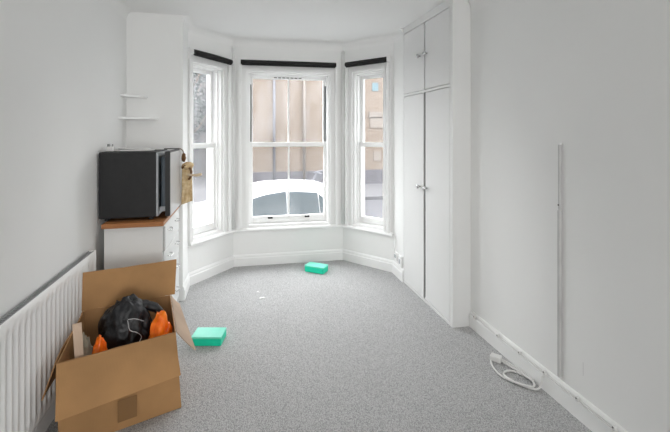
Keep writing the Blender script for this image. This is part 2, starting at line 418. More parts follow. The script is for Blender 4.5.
def sash_window(side, bars, aw):
    global nwin; nwin += 1
    P, Q, s0, s1, m0, m1 = BAYS[side]; T, L = seg_frame(P, Q); sc = (s0 + s1) / 2
    W = (s1 - s0) / 2; H = OZ1 - OZ0
    root = empty('window_%d' % nwin, matrix=T @ Matrix.Translation((sc, 0, OZ0)))
    struct(root, {'left': 'narrow sash window on the left of the bay', 'centre': 'wide sash window in the middle of the bay', 'right': 'narrow sash window on the right of the bay'}[side])
    # sash box: jambs, head, cill
    bm = bmesh.new(); j = 0.022
    box(bm, -W, -W + j, 0.0, 0.19, 0, H); box(bm, W - j, W, 0.0, 0.19, 0, H)
    box(bm, -W + j, W - j, 0.0, 0.19, H - j, H)
    box(bm, -W + j, W - j, 0.0, 0.19, -0.005, 0.03)
    for sx in (-1, 1):                         # staff bead
        box(bm, sx * (W - j) - (0.012 if sx > 0 else 0), sx * (W - j) + (0.012 if sx < 0 else 0), 0.045, 0.07, 0.03, H - j)
    box(bm, -W + j, W - j, 0.045, 0.07, H - j - 0.012, H - j)
    obj('frame', bm, 'gloss', root)
    bm = bmesh.new(); architrave(bm, -W, W, 0.0, H, *aw); o = obj('architrave', bm, 'gloss', root)
    X = W - j - 0.003; mz = 0.945               # meeting rail height above the sill
    st = 0.036
    # upper sash sits further out, lower sash inside it
    bm = bmesh.new(); frame_rect(bm, -X, X, mz - 0.030, H - j - 0.003, st, st, 0.034, 0.042, 0.118, 0.158)
    up = obj('upper_sash', bm, 'gloss', root)
    bm = bmesh.new(); frame_rect(bm, -X, X, 0.032, mz + 0.022, st, st, 0.075, 0.052, 0.072, 0.112)
    lo = obj('lower_sash', bm, 'gloss', root)
    if bars:
        obj('glazing_bar', bx(-0.009, 0.009, 0.120, 0.150, mz, H - j - 0.04, 0.003, 1), 'gloss', up)
        obj('glazing_bar', bx(-0.009, 0.009, 0.076, 0.106, 0.10, mz - 0.02, 0.003, 1), 'gloss', lo)
    xs = [(-X + st - .004, -0.005), (0.005, X - st + .004)] if bars else [(-X + st - .004, X - st + .004)]
    for a, b in xs:
        obj('pane', bx(a, b, 0.137, 0.139, mz, H - j - 0.042), 'glass_up' if side != 'right' else 'glass', up)
        obj('pane', bx(a, b, 0.091, 0.093, 0.104, mz - 0.026), 'glass', lo)
    # black cord channels beside the upper sash
    if side == 'centre':
        for sx in (-1, 1):
            x = sx * (W - j - 0.0125)
            obj('cord_channel', bx(x - 0.012, x + 0.012, 0.080, 0.110, mz + 0.03, H - 0.14), 'blackpl', root)
        for x in (-0.215, 0.215):
            b2 = bmesh.new(); box(b2, x - 0.028, x + 0.028, 0.062, 0.0725, 0.080, 0.104, 0.003, 1); box(b2, x - 0.018, x + 0.018, 0.044, 0.064, 0.088, 0.104, 0.003, 1)
            obj('sash_lift', b2, 'blackpl', lo)
        b2 = bmesh.new(); box(b2, -0.21, 0.18, 0.108, 0.119, H - 0.058, H - 0.044, 0.002, 1); o = obj('trickle_vent', b2, 'gloss', root)
        for k in range(7): obj('vent_slot', bx(-0.17 + k * 0.048, -0.135 + k * 0.048, 0.105, 0.1085, H - 0.056, H - 0.046), 'blackpl', o)
    else:
        sx = -1 if side == 'left' else 1
        b2 = bmesh.new(); lathe(b2, [(0.004, 0), (0.012, -0.006), (0.013, -0.014), (0.006, -0.02)], 10, 'y', (sx * (W - j - 0.01), 0.045, mz + 0.18))
        obj('stop_knob', b2, 'steel', root, True)
    # outside reveal / stone cill
    obj('outer_cill', bx(-W - 0.03, W + 0.03, 0.19, WT + 0.05, -0.05, 0.012), 'extw', root)
    bm = bmesh.new()
    for sx in (-1, 1):
        a, b = sorted((sx * (W - 0.010), sx * W)); box(bm, a, b, 0.19, WT + 0.004, 0.012, H)
    box(bm, -W, W, 0.19, WT + 0.004, H - 0.010, H)
    obj('outer_reveal', bm, 'extw', root)
    # daylight portal for the sky light
    Mx = T @ Matrix.Translation((sc, WT + 0.06, (OZ0 + OZ1) / 2)) @ Matrix.Rotation(PI / 2, 4, 'X').inverted()
    p = area_light('window_portal', (0, 0, 0), (0, 0, 0), 2 * W, H, 1, portal=True); p.matrix_world = Mx
    return root
sash_window('left', False, (0.058, 0.085, 0.135))
sash_window('centre', True, (0.095, 0.092, 0.150))
sash_window('right', False, (0.085, 0.075, 0.135))
# rounded corner beads between the bay windows
for k, (P, nm) in enumerate(((B, 'trim_5'), (C, 'trim_6'))):
    bm = bmesh.new(); tube(bm, [(P[0], P[1] - 0.012, 0.425), (P[0], P[1] - 0.012, CEIL - 0.09)], 0.022, 10)
    struct(obj(nm, bm, 'gloss', smooth=True), 'slim moulding in the bay corner')

# ------------------------------------------------------------------ roller blinds
def roller(side, s0, s1, label, droop):
    P, Q = BAYS[side][:2]; T, L = seg_frame(P, Q)
    root = empty('roller_blind', matrix=T @ Matrix.Translation(((s0 + s1) / 2, -0.066, 2.292)))
    tag(root, label, 'blind', 'black roller blinds in the bay'); h = (s1 - s0) / 2
    n = 14; pts = []; rad = []
    bm = bmesh.new(); tube(bm, [(-h + 2 * h * k / n, 0, droop * (k / n) ** 2) for k in range(n + 1)], 0.026, 14); obj('roll', bm, 'blind', root, True)
    bm = bmesh.new()
    for k in range(1): tube(bm, [(-h + 0.012, -0.010, -0.030), (h - 0.012, -0.010, -0.030 + droop)], 0.007, 8)
    obj('bottom_bar', bm, 'blind', root, True)
    for sx in (-1, 1):
        b = bmesh.new(); zz = droop if sx > 0 else 0
        x = sx * (h + 0.006); box(b, x - 0.004, x + 0.004, -0.026, 0.03, -0.028 + zz, 0.028, 0.002, 1)
        obj('bracket', b, 'gloss', root)
    return root
roller('left', -0.005, 0.535, 'black roller blind over the left bay window, sagging at its far end', -0.018)
roller('centre', 0.083, 1.163, 'long black roller blind rolled up over the wide middle window', 0.0)
roller('right', 0.095, 0.655, 'short level black roller blind over the bay window beside the cupboard', 0.0)

# ------------------------------------------------------------------ fitted cupboard
CY0, CY1 = 2.752, 3.708
root = empty('fitted_cupboard', ((XC + XR) / 2, (CY0 + CY1) / 2, 0))
tag(root, 'white floor-to-ceiling fitted cupboard with four flat doors beside the bay', 'cupboard')
ox, oy = (XC + XR) / 2, (CY0 + CY1) / 2
def cb(x0, x1, y0, y1, z0, z1, bev=0.0): return bx(x0 - ox, x1 - ox, y0 - oy, y1 - oy, z0, z1, bev, 1)
obj('carcass', cb(XC + 0.030, XR - 0.001, CY0 + 0.02, CY1 - 0.002, 0.0, CEIL - 0.001), 'cup', root)
obj('end_panel', cb(XC + 0.030, XR - 0.001, CY0, CY0 + 0.0195, 0.0, CEIL - 0.001), 'cup', root)
bm = bmesh.new()
for z0, z1, y0, y1 in ((0, CEIL - .001, CY0, 2.796), (0, CEIL - .001, 3.702, CY1), (2.487, CEIL - .001, 2.796, 3.702), (1.862, 1.884, 2.796, 3.702), (0, 0.022, 2.796, 3.702)):
    box(bm, XC - ox, XC + 0.030 - ox, y0 - oy, y1 - oy, z0, z1, 0.0015, 1)
obj('face_frame', bm, 'cup', root)
DM = 3.243
for (z0, z1, kz, gp) in ((1.888, 2.483, 2.198, 0.009), (0.026, 1.858, 1.015, 0.017)):
    for y0, y1, ky in ((2.804, DM - gp, 3.190), (DM + gp, 3.698, 3.320)):
        rec = 0.000 if ky > DM else 0.002
        d = obj('door', cb(XC + 0.001 + rec, XC + 0.015, y0, y1, z0, z1, 0.002), 'cup', root)
        b = bmesh.new(); lathe(b, [(0.006, 0.0), (0.007, -0.014), (0.017, -0.020), (0.020, -0.030), (0.014, -0.038), (0.003, -0.041)], 14, 'x', (XC + rec - ox, ky - oy, kz))
        obj('knob', b, 'chrome', d, True)
obj('door_gap', cb(XC + 0.023, XC + 0.029, 2.798, 3.70, 0.024, 2.485), 'dark', root)

# ------------------------------------------------------------------ radiator
RX0, RX1, RY0, RY1, RZ0, RZ1 = -0.975, -0.934, 1.30, 2.865, 0.14, 0.735
root = empty('radiator', (RX0, (RY0 + RY1) / 2, 0)); tag(root, 'white ribbed panel radiator along the left wall', 'radiator')
rox, roy = RX0, (RY0 + RY1) / 2
bm = bmesh.new()                                     # front panel with pressed flutes
pitch = 0.0485; n = int((RY1 - RY0 - 0.03) / pitch); ys = []; y = RY0 + 0.018
prof = [(RY0, 0)]
for k in range(n):
    a = RY0 + 0.02 + k * pitch
    prof += [(a + 0.006, 0), (a + 0.014, -0.011), (a + 0.030, -0.011), (a + 0.038, 0)]
prof.append((RY1, 0))
zs = [(RZ0, 0), (RZ0 + 0.045, 0), (RZ0 + 0.060, 1), (RZ1 - 0.075, 1), (RZ1 - 0.055, 0), (RZ1 - 0.006, 0), (RZ1, -0.5)]
G = [[bm.verts.new((RX1 + (dx * k if k >= 0 else -0.006) - rox, y - roy, z)) for y, dx in prof] for z, k in zs]
for i in range(len(G) - 1):
    for j in range(len(prof) - 1): bm.faces.new((G[i][j], G[i][j + 1], G[i + 1][j + 1], G[i + 1][j]))
o = obj('front_panel', bm, 'rad', root); smooth_by_angle(o, 50)
bm = bmesh.new(); box(bm, 0.004, RX1 - 0.013 - rox, RY0 + 0.01 - roy, RY1 - 0.012 - roy, RZ0 + 0.02, RZ1 - 0.02); obj('convector', bm, 'radgr', root)
obj('side_cover', bx(0.0, RX1 - rox + 0.001, RY1 - 0.010 - roy, RY1 - roy, RZ0 + 0.05, RZ1 + 0.002, 0.003, 1), 'rad', root)
bm = bmesh.new()
box(bm, 0.0, 0.005, RY0 - roy, RY1 - 0.011 - roy, RZ1 - 0.014, RZ1); box(bm, RX1 - rox - 0.012, RX1 - rox - 0.006, RY0 - roy, RY1 - 0.011 - roy, RZ1 - 0.012, RZ1 + 0.001)
k = RY0 + 0.01
while k < RY1 - 0.02:
    box(bm, 0.005, RX1 - rox - 0.012, k - roy, k + 0.007 - roy, RZ1 - 0.010, RZ1 - 0.002); k += 0.016
obj('top_grille', bm, 'radgr', root)
bm = bmesh.new(); tube(bm, [(0.022, RY1 + 0.02 - roy, 0.0), (0.022, RY1 + 0.02 - roy, 0.18)], 0.008); obj('pipe', bm, 'rad', root, True)
bm = bmesh.new(); lathe(bm, [(0.012, 0.15), (0.016, 0.16), (0.016, 0.215), (0.010, 0.225)], 12, 'z', (0.022, RY1 + 0.02 - roy, 0)); obj('valve', bm, 'rad', root, True)
bm = bmesh.new(); tube(bm, [(0.022, RY1 + 0.02 - roy, 0.18), (0.022, RY1 - 0.02 - roy, 0.18)], 0.009); obj('union', bm, 'chrome', root, True)
for yy in (RY0 + 0.15, RY1 - 0.15): obj('wall_bracket', bx(-0.0098, 0.003, yy - 0.02 - roy, yy + 0.02 - roy, RZ0 + 0.05, RZ1 - 0.05), 'rad', root)

# ------------------------------------------------------------------ chest of drawers
KX0, KX1, KY0, KY1 = -0.925, -0.552, 2.985, 3.715
kx, ky_ = (KX0 + KX1) / 2, (KY0 + KY1) / 2
root = empty('chest_of_drawers', (kx, ky_, 0)); tag(root, 'white chest of drawers with wooden top under the black mini fridge', 'chest')
def kb(x0, x1, y0, y1, z0, z1, bev=0.0): return bx(x0 - kx, x1 - kx, y0 - ky_, y1 - ky_, z0, z1, bev, 1)
obj('body', kb(KX0, KX1 - 0.018, KY0 + 0.012, KY1 - 0.012, 0.0, 0.848), 'chestw', root)
obj('side_panel', kb(KX0, KX1, KY0, KY0 + 0.0118, 0.0, 0.848, 0.002), 'chestw', root)
obj('side_panel', kb(KX0, KX1, KY1 - 0.0118, KY1, 0.0, 0.848, 0.002), 'chestw', root)
obj('top', kb(KX0 - 0.010, KX1 + 0.012, KY0 - 0.028, KY1 + 0.005, 0.8485, 0.880, 0.004), 'wood', root)
obj('plinth', kb(KX1 - 0.0178, KX1 - 0.010, KY0 + 0.014, KY1 - 0.014, 0.0, 0.06), 'chestw', root)
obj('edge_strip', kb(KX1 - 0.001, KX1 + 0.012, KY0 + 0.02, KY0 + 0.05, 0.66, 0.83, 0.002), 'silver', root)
dz = (0.84 - 0.066) / 4
for r in range(4):
    z0 = 0.066 + r * dz + 0.003; z1 = 0.066 + (r + 1) * dz - 0.003
    d = obj('drawer', kb(KX1 - 0.0178, KX1 + 0.002, KY0 + 0.056, KY1 - 0.015, z0, z1, 0.003), 'chestw', root)
    for yy in (KY0 + 0.22, KY1 - 0.19):
        b = bmesh.new(); zc = z1 - 0.062; X = KX1 + 0.002 - kx; Y = yy - ky_
        tube(b, catmull([(X, Y - 0.045, zc), (X + 0.022, Y - 0.038, zc - 0.002), (X + 0.026, Y, zc - 0.012), (X + 0.022, Y + 0.038, zc - 0.002), (X, Y + 0.045, zc)], 5), 0.0045, 8)
        obj('handle', b, 'chrome', d, True)

# ------------------------------------------------------------------ mini fridge
FX0, FX1, FY0, FY1, FZ0, FZ1 = -0.972, -0.604, 3.03, 3.48, 0.902, 1.366
fx, fy = (FX0 + FX1) / 2, (FY0 + FY1) / 2
root = empty('mini_fridge', (fx, fy, 0.8805)); tag(root, 'black tabletop mini fridge with its silver door ajar', 'fridge')
def fb(x0, x1, y0, y1, z0, z1, bev=0.0, seg=2): return bx(x0 - fx, x1 - fx, y0 - fy, y1 - fy, z0 - 0.8805, z1 - 0.8805, bev, seg)
obj('cabinet', fb(FX0, FX1, FY0, FY1, FZ0, FZ1, 0.006), 'black', root)
bm = bmesh.new()
for y0, y1, z0, z1 in ((FY0 + .004, FY0 + .035, FZ0 + .004, FZ1 - .006), (FY1 - .035, FY1 - .004, FZ0 + .004, FZ1 - .006), (FY0 + .035, FY1 - .035, FZ0 + .004, FZ0 + .05), (FY0 + .035, FY1 - .035, FZ1 - .035, FZ1 - .006)):
    box(bm, FX1 - fx, FX1 + 0.012 - fx, y0 - fy, y1 - fy, z0 - 0.8805, z1 - 0.8805, 0.002, 1)
obj('front_rim', bm, 'greypl', root)
obj('inner_liner', fb(FX1, FX1 + 0.004, FY0 + .035, FY1 - .035, FZ0 + .05, FZ1 - .035), 'liner', root)
d = obj('door', fb(-0.544, -0.510, FY0 + 0.002, FY1 - 0.002, FZ0 + .002, FZ1 + 0.002, 0.004), 'blackpl', root)
obj('door_skin', fb(-0.5098, -0.506, FY0 + 0.003, FY1 - 0.003, FZ0 + .004, FZ1 - 0.008, 0.001, 1), 'silver', d)
obj('door_liner', fb(-0.580, -0.5442, FY0 + 0.05, FY1 - 0.03, FZ0 + .05, FZ1 - 0.04, 0.012), 'liner', d)
obj('door_shelf', fb(-0.588, -0.5442, FY0 + 0.045, FY1 - 0.03, FZ0 + .030, FZ0 + 0.065, 0.004), 'greypl', d)
bm = bmesh.new(); box(bm, FX1 - 0.02 - fx, -0.506 - fx, FY1 - 0.05 - fy, FY1 - 0.004 - fy, FZ1 + 0.002 - .8805, FZ1 + 0.009 - .8805, 0.002, 1)
obj('hinge', bm, 'blackpl', root)
obj('hinge', fb(FX1 - 0.02, -0.506, FY1 - 0.05, FY1 - 0.004, FZ0 - 0.008, FZ0 - 0.001, 0.002, 1), 'blackpl', root)
for x in (FX0 + .04, FX1 - .04):
    for y in (FY0 + .04, FY1 - .04):
        b = bmesh.new(); lathe(b, [(0.014, 0.0), (0.016, 0.004), (0.013, 0.0215)], 12, 'z', (x - fx, y - fy, 0)); obj('foot', b, 'blackpl', root, True)

# white leads lying on the fridge
root = empty('power_lead', (-0.80, 3.2, FZ1)); tag(root, 'tangled white power lead lying on top of the black fridge', 'cable')
pts = [(-0.11, -0.05, .007), (-0.04, -0.10, .008), (0.08, -0.09, .009), (0.15, -0.02, .008), (0.10, 0.08, .007), (-0.02, 0.10, .009), (-0.10, 0.04, .016), (-0.06, -0.06, .022), (0.05, -0.05, .018), (0.11, 0.04, .014), (0.02, 0.12, .008), (-0.07, 0.16, .007), (-0.15, 0.13, .007)]
bm = bmesh.new(); tube(bm, catmull(pts, 7), 0.0055, 8); obj('flex', bm, 'cable', root, True)
p = obj('plug', bx(-0.155, -0.105, -0.075, -0.03, 0.001, 0.036, 0.008), 'cable', root)
for dx, dy in ((-0.146, -0.066), (-0.146, -0.039), (-0.118, -0.0525)):
    obj('pin', bx(dx - .003, dx + .003, dy - .002, dy + .002, 0.036, 0.054), 'steel', p)

# ------------------------------------------------------------------ tan paper bag hanging by the fridge door
root = empty('paper_bag', (-0.475, 3.47, 0.90)); tag(root, 'tan patterned paper bag hanging at the edge of the fridge door', 'bag')
def crumple(s, a, f=6.0): return lambda u, v: a * noise.noise(Vector((u * f + s, v * f, s))) + a * 0.6 * noise.noise(Vector((u * f * 2.2, v * f * 2.2 + s, 3)))
bm = sheet((-0.028, 0.045, 0.0), (0.060, 0.055, 0.03), (0.055, 0.050, 0.335), (-0.022, 0.045, 0.315), 0.026, 10, 20, crumple(2.0, 0.012))
obj('bag_body', bm, 'tan', root, True)
bm = blob((0.022, 0.045, 0.325), (0.042, 0.03, 0.030), 0.35, 1.8, 3, 4.0, 0.15); obj('folded_top', bm, 'tan', root, True)
bm = bmesh.new(); tube(bm, catmull([(-0.02, 0.030, 0.305), (0.0, 0.024, 0.325), (0.03, 0.024, 0.318), (0.052, 0.03, 0.28), (0.048, 0.03, 0.235), (0.03, 0.026, 0.21)], 6), 0.009, 8); obj('strap', bm, 'brown', root, True)
bm = blob((-0.008, 0.040, 0.395), (0.017, 0.014, 0.038), 0.25, 1.5, 3, 7.0); obj('knot', bm, 'brown', root, True)
bm = bmesh.new(); tube(bm, [(-0.008, 0.042, 0.42), (-0.014, 0.03, 0.455), (-0.03, 0.002, 0.470)], 0.004, 6); obj('cord', bm, 'brown', root, True)
root2 = empty('wooden_stick', (-0.40, 3.49, 1.14)); tag(root2, 'short pale wooden stick poking out of the tan paper bag', 'stick')
bm = bmesh.new(); tube(bm, catmull([(-0.05, 0.0, 0.012), (0.0, 0.0, 0.006), (0.04, 0.0, 0.008), (0.062, 0.0, 0.016)], 6), [0.010] * 8 + [0.012] * 6 + [0.013, 0.012, 0.011, 0.010, 0.007], 10); obj('shaft', bm, 'palewood', root2, True)

# ------------------------------------------------------------------ corner shelves
def shelf(z, yl, xr, label, dz):
    bm = prism([(XL + 0.0006, 3.7494), (XL + 0.0006, yl), (XL + 0.03, yl), (xr - 0.015, 3.70), (xr, 3.715), (xr, 3.7494)], z - 0.018, z)
    o = obj('corner_shelf', bm, 'gloss'); tag(o, label, 'shelf', 'little white corner shelves'); return o
shelf(1.822, 3.56, -0.815, 'upper and smaller of the two white corner shelves', 0)
shelf(1.634, 3.52, -0.727, 'lower and longer of the two white corner shelves', 0)

# ------------------------------------------------------------------ cardboard box
bfr, bfl, bbl, bbr = Vector((-.330, 2.290, .004)), Vector((-.842, 2.100, .004)), Vector((-.905, 2.600, .004)), Vector((-.440, 2.735, .004))
rfr, rfl, rbl, rbr = Vector((-.358, 2.285, .42)), Vector((-.850, 2.096, .42)), Vector((-.914, 2.605, .452)), Vector((-.462, 2.740, .447))
org = Vector((-0.63, 2.45, 0.0))
root = empty('cardboard_box', org); tag(root, 'big open brown cardboard box by the radiator with flaps folded out', 'box')
def pan(name, a, b, c, d, m, th=0.005, f=None, parent=None, nu=12, nv=8):
    o = obj(name, sheet(a - org, b - org, c - org, d - org, th, nu, nv, f), m, parent or root); smooth_by_angle(o, 50); return o
nz_ = lambda s, a: (lambda u, v: a * noise.noise(Vector((u * 2.2 + s, v * 2.2, s))))
fp = pan('side_panel', bfl, bfr, rfr, rfl, 'card', f=lambda u, v: 0.014 * math.sin(PI * v) * math.sin(PI * u) + 0.004 * noise.noise(Vector((u * 5, v * 4, 1))))
pan('side_panel', bfr, bbr, rbr, rfr, 'card', f=lambda u, v: 0.010 * math.sin(PI * v) * math.sin(PI * u))
pan('side_panel', bbr, bbl, rbl, rbr, 'cardin', f=nz_(3, .008))
pan('side_panel', bbl, bfl, rfl, rbl, 'cardin', f=nz_(4, .006))
pan('base_panel', bfl, bbl, bbr, bfr, 'cardin')
nf = Vector((.36, -.933, 0)); nr = Vector((.97, .24, 0)); nb = Vector((-.27, .96, 0)); nl = Vector((-.993, -.11, 0)); up = Vector((0, 0, 1))
# front flap folded down over the outside
pan('flap', rfl + nf * .008 - nf.cross(up) * 0, rfr + nf * .008, rfr + nf * .085 - up * .195 + nr * .010, rfl + nf * .080 - up * .225 - nr * .004, 'card',
    f=lambda u, v: 0.016 * math.sin(PI * v * .9) + 0.006 * noise.noise(Vector((u * 3, v * 3, 8))))
# back flap standing up
pan('flap', rbl + nb * .004 - nr * .012, rbr + nb * .004 + nr * .030, rbr + nb * .045 + up * .215 + nr * .045, rbl + nb * .035 + up * .215 - nr * .008, 'card', f=lambda u, v: 0.02 * math.sin(PI * u) * v + 0.012 * noise.noise(Vector((u * 6, v * 2, 5))))
# right flap hanging outside, pale liner side showing
pan('flap', rfr + nr * .006, rbr + nr * .006, rbr + nr * .055 - up * .06 - nb * .02, rfr + nr * .105 - up * .125, 'cardpale', f=lambda u, v: 0.004 * math.sin(PI * v))
# left flap squeezed against the radiator
pan('flap', rbl + nl * .006, rfl + nl * .006, rfl + nl * .058 - up * .16, rbl + nl * .008 - up * .15, 'cardin', f=lambda u, v: 0.006 * math.sin(PI * u * 2))
# torn strip sticking up at the front
q0 = rfl.lerp(rfr, .14) - nf * .02; q1 = rfl.lerp(rfr, .21) - nf * .02
pan('torn_strip', q0 - up * .05, q1 - up * .05, q1 + up * .135 - nf * .06 - nr * .01, q0 + up * .135 - nf * .06 - nr * .012, 'cardpale', nu=3)
t0, t1 = bfl.lerp(bfr, .44), bfl.lerp(bfr, .60)
pan('tape', t0 + nf * .0215 + up * .05, t1 + nf * .0215 + up * .05, t1 + nf * .0215 + up * .16, t0 + nf * .0215 + up * .16, 'tape', .001, parent=None, nu=4, nv=3)

# things stuffed in the box
o = obj('bundle', blob((0, 0, 0.278), (0.136, 0.122, 0.268), 0.10, 2.0, 5, 2.0, 0.09, 0.0), 'cloth', smooth=True)
root = empty('black_jacket', (-0.650, 2.46, 0.0075)); o.parent = root
tag(root, 'crumpled black jacket bundled up in the cardboard box', 'clothing')
bm = bmesh.new(); tube(bm, catmull([(0.06, 0.02, 0.50), (0.11, 0.035, 0.485), (0.155, 0.04, 0.462), (0.185, 0.03, 0.425)], 6), [.03] * 6 + [.026] * 6 + [.022] * 5 + [.016, .012], 10); obj('sleeve', bm, 'cloth', root, True)
bm = bmesh.new(); tube(bm, catmull([(0.035, -0.095, 0.465), (0.05, -0.112, 0.42), (0.085, -0.108, 0.40), (0.105, -0.10, 0.37), (0.088, -0.115, 0.335)], 7), 0.0015, 6); obj('drawstring', bm, 'string', root, True)
bm = bmesh.new(); tube(bm, catmull([(0.035, -0.090, 0.468), (0.07, -0.082, 0.465), (0.11, -0.065, 0.44)], 6), 0.0015, 6); obj('drawstring', bm, 'string', root, True)
def lump(name, loc, r, m, label, cat, seed, amp=.16, fold=.16, zc=None):
    o = obj(name, blob((0, 0, zc), r, amp, 2.6, 4, seed, fold, 0.0), m, smooth=True); o.location = loc; tag(o, label, cat); return o
lump('orange_bag', (-0.453, 2.385, 0.0075), (0.057, 0.085, 0.222), 'orange', 'crumpled bright orange plastic bag right of the black jacket in the box', 'bag', 5.0, zc=0.232, fold=.2)
lump('orange_cloth', (-0.722, 2.265, 0.0075), (0.042, 0.045, 0.205), 'orange', 'smaller bit of orange fabric left of the black jacket in the box', 'fabric', 8.0, zc=0.208)
lump('beige_cloth', (-0.815, 2.335, 0.0075), (0.038, 0.055, 0.200), 'beige', 'crumpled beige cloth in the left corner of the box', 'cloth', 11.0, zc=0.197)

# ------------------------------------------------------------------ teal tubs
def tub(loc, rz, lx, ly, h, label):
    root = empty('teal_box', loc, rz); tag(root, label, 'box', 'teal plastic boxes on the carpet')
    bm = bmesh.new(); q0 = 0.985
    lo = [(-lx / 2 * q0, -ly / 2 * q0), (lx / 2 * q0, -ly / 2 * q0), (lx / 2 * q0, ly / 2 * q0), (-lx / 2 * q0, ly / 2 * q0)]
    hi = [(x / q0, y / q0) for x, y in lo]
    a = [bm.verts.new((x, y, 0.001)) for x, y in lo]; b = [bm.verts.new((x, y, h - 0.014)) for x, y in hi]
    for i in range(4): bm.faces.new((a[i], a[(i + 1) % 4], b[(i + 1) % 4], b[i]))
    bm.faces.new(list(reversed(a))); bm.faces.new(b)
    bmesh.ops.bevel(bm, geom=list(bm.edges), offset=0.004, segments=2, affect='EDGES')
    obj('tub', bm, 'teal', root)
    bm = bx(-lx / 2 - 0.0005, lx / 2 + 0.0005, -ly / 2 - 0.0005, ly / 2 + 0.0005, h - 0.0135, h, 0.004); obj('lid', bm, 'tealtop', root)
    return root
tub((-0.238, 2.978, 0), math.atan2(-.049, .208), 0.213, 0.142, 0.066, 'teal lidded plastic box on the carpet beside the cardboard box')
tub((0.776, 4.218, 0), math.atan2(-.143, .185), 0.225, 0.125, 0.072, 'teal lidded plastic box on the carpet under the bay window')

# paper scraps on the carpet
for (x, y, l_, w_, rz, lab) in ((0.168, 3.637, 0.055, 0.018, 0.5, 'larger white paper scrap on the carpet, nearer the camera'), (0.137, 3.782, 0.032, 0.012, 0.2, 'tiny white paper scrap on the carpet, nearer the bay')):
    bm = sheet((-l_ / 2, -w_ / 2, .004), (l_ / 2, -w_ / 2, .006), (l_ / 2 - .006, w_ / 2, .010), (-l_ / 2 + .004, w_ / 2, .006), 0.0015, 6, 3, lambda u, v: 0.004 * math.sin(u * 5))
    o = obj('paper_scrap', bm, 'paper'); o.location = (x, y, 0); o.rotation_euler = (0, 0, rz); tag(o, lab, 'paper')

# ------------------------------------------------------------------ right wall: trunking, clipped cable, extension lead
root = empty('cable_trunking', (XR - 0.012, 1.857, 0.145)); tag(root, 'vertical grey cable trunking strip on the right wall', 'trunking')
obj('channel', bx(-0.008, 0.0115, -0.008, 0.008, 0.0, 0.925, 0.002, 1), 'trunk', root)
obj('channel', bx(-0.005, 0.0115, -0.006, 0.006, 0.928, 1.295, 0.002, 1), 'trunk', root)
obj('end_cap', bx(-0.007, 0.0116, -0.013, 0.013, 1.290, 1.300, 0.001, 1), 'gloss', root)
b = bmesh.new(); lathe(b, [(0.005, 0.0), (0.005, -0.003), (0.002, -0.004)], 10, 'x', (-0.005, 0, 0.955)); obj('screw', b, 'steel', root, True)

root = empty('clipped_cable', (XR - 0.02, 2.0, 0.10)); tag(root, 'thin white cable clipped along the top of the right skirting board', 'cable')
pts = [(0.014, 0.735, 0.028), (0.004, 0.66, 0.026), (-0.004, 0.5, 0.010), (-0.004, 0.37, 0.006), (-0.004, 0.16, 0.010), (-0.004, -0.05, 0.006), (-0.004, -0.28, 0.008), (-0.004, -0.49, 0.004), (-0.004, -0.8, 0.006), (-0.004, -1.4, 0.006)]
bm = bmesh.new(); tube(bm, catmull(pts, 6), 0.0042, 8); obj('cable', bm, 'cable', root, True)
for y in (0.66, 0.38, 0.163, -0.048, -0.279, -0.489):
    z = 0.008
    b = bmesh.new(); box(b, -0.014, 0.006, y - 0.009, y + 0.009, z - 0.008, z + 0.015, 0.003, 1); c = obj('clip', b, 'cable', root)
    b = bmesh.new(); lathe(b, [(0.0045, 0.0), (0.004, -0.002)], 8, 'x', (-0.014, y, z + 0.009)); obj('nail', b, 'steel', c)

root = empty('extension_lead', (1.62, 2.10, 0.0)); tag(root, 'coiled white extension lead on the carpet by the right skirting', 'cable')
def W3(x, y, z): return (x - 1.62 + .016, y - 2.10, z)
pts = [W3(1.678, 1.953, .096), W3(1.676, 1.960, .082), W3(1.676, 1.965, .05), W3(1.668, 1.975, .012), W3(1.64, 1.975, .008), W3(1.595, 2.02, .008), W3(1.560, 2.08, .008), W3(1.553, 2.135, .008), W3(1.585, 2.165, .008), W3(1.635, 2.155, .008), W3(1.672, 2.09, .008), W3(1.668, 2.02, .016), W3(1.63, 1.985, .018), W3(1.575, 2.03, .017), W3(1.530, 2.13, .008), W3(1.540, 2.235, .008), W3(1.580, 2.30, .008), W3(1.632, 2.30, .008), W3(1.666, 2.22, .008), W3(1.682, 2.12, .014), W3(1.680, 2.04, .018), W3(1.665, 2.05, .020), W3(1.660, 2.13, .016), W3(1.648, 2.20, .010), W3(1.628, 2.262, .014)]
bm = bmesh.new(); tube(bm, catmull(pts, 7), 0.0062, 8); obj('flex', bm, 'cable', root, True)
b = bmesh.new(); box(b, -0.035, 0.035, -0.024, 0.024, 0.0, 0.036, 0.007)
s_ = obj('trailing_socket', b, 'cable', root); s_.location = W3(1.606, 2.292, 0.001); s_.rotation_euler = (0, 0, -0.9)
for k in (-1, 0, 1): obj('socket_hole', bx(-0.036, -0.0345, k * 0.011 - .003, k * 0.011 + .003, 0.014 + (0.006 if k == 0 else 0), 0.022 + (0.006 if k == 0 else 0)), 'dark', s_)

# scratch on the right wall
o = obj('wall_scratch', bx(-0.0006, 0.0, -0.0009, 0.0009, 0, 0.07), 'trunk'); o.location = (XR, 1.711, 0.235); tag(o, 'thin dark vertical scratch low on the right wall', 'scratch')

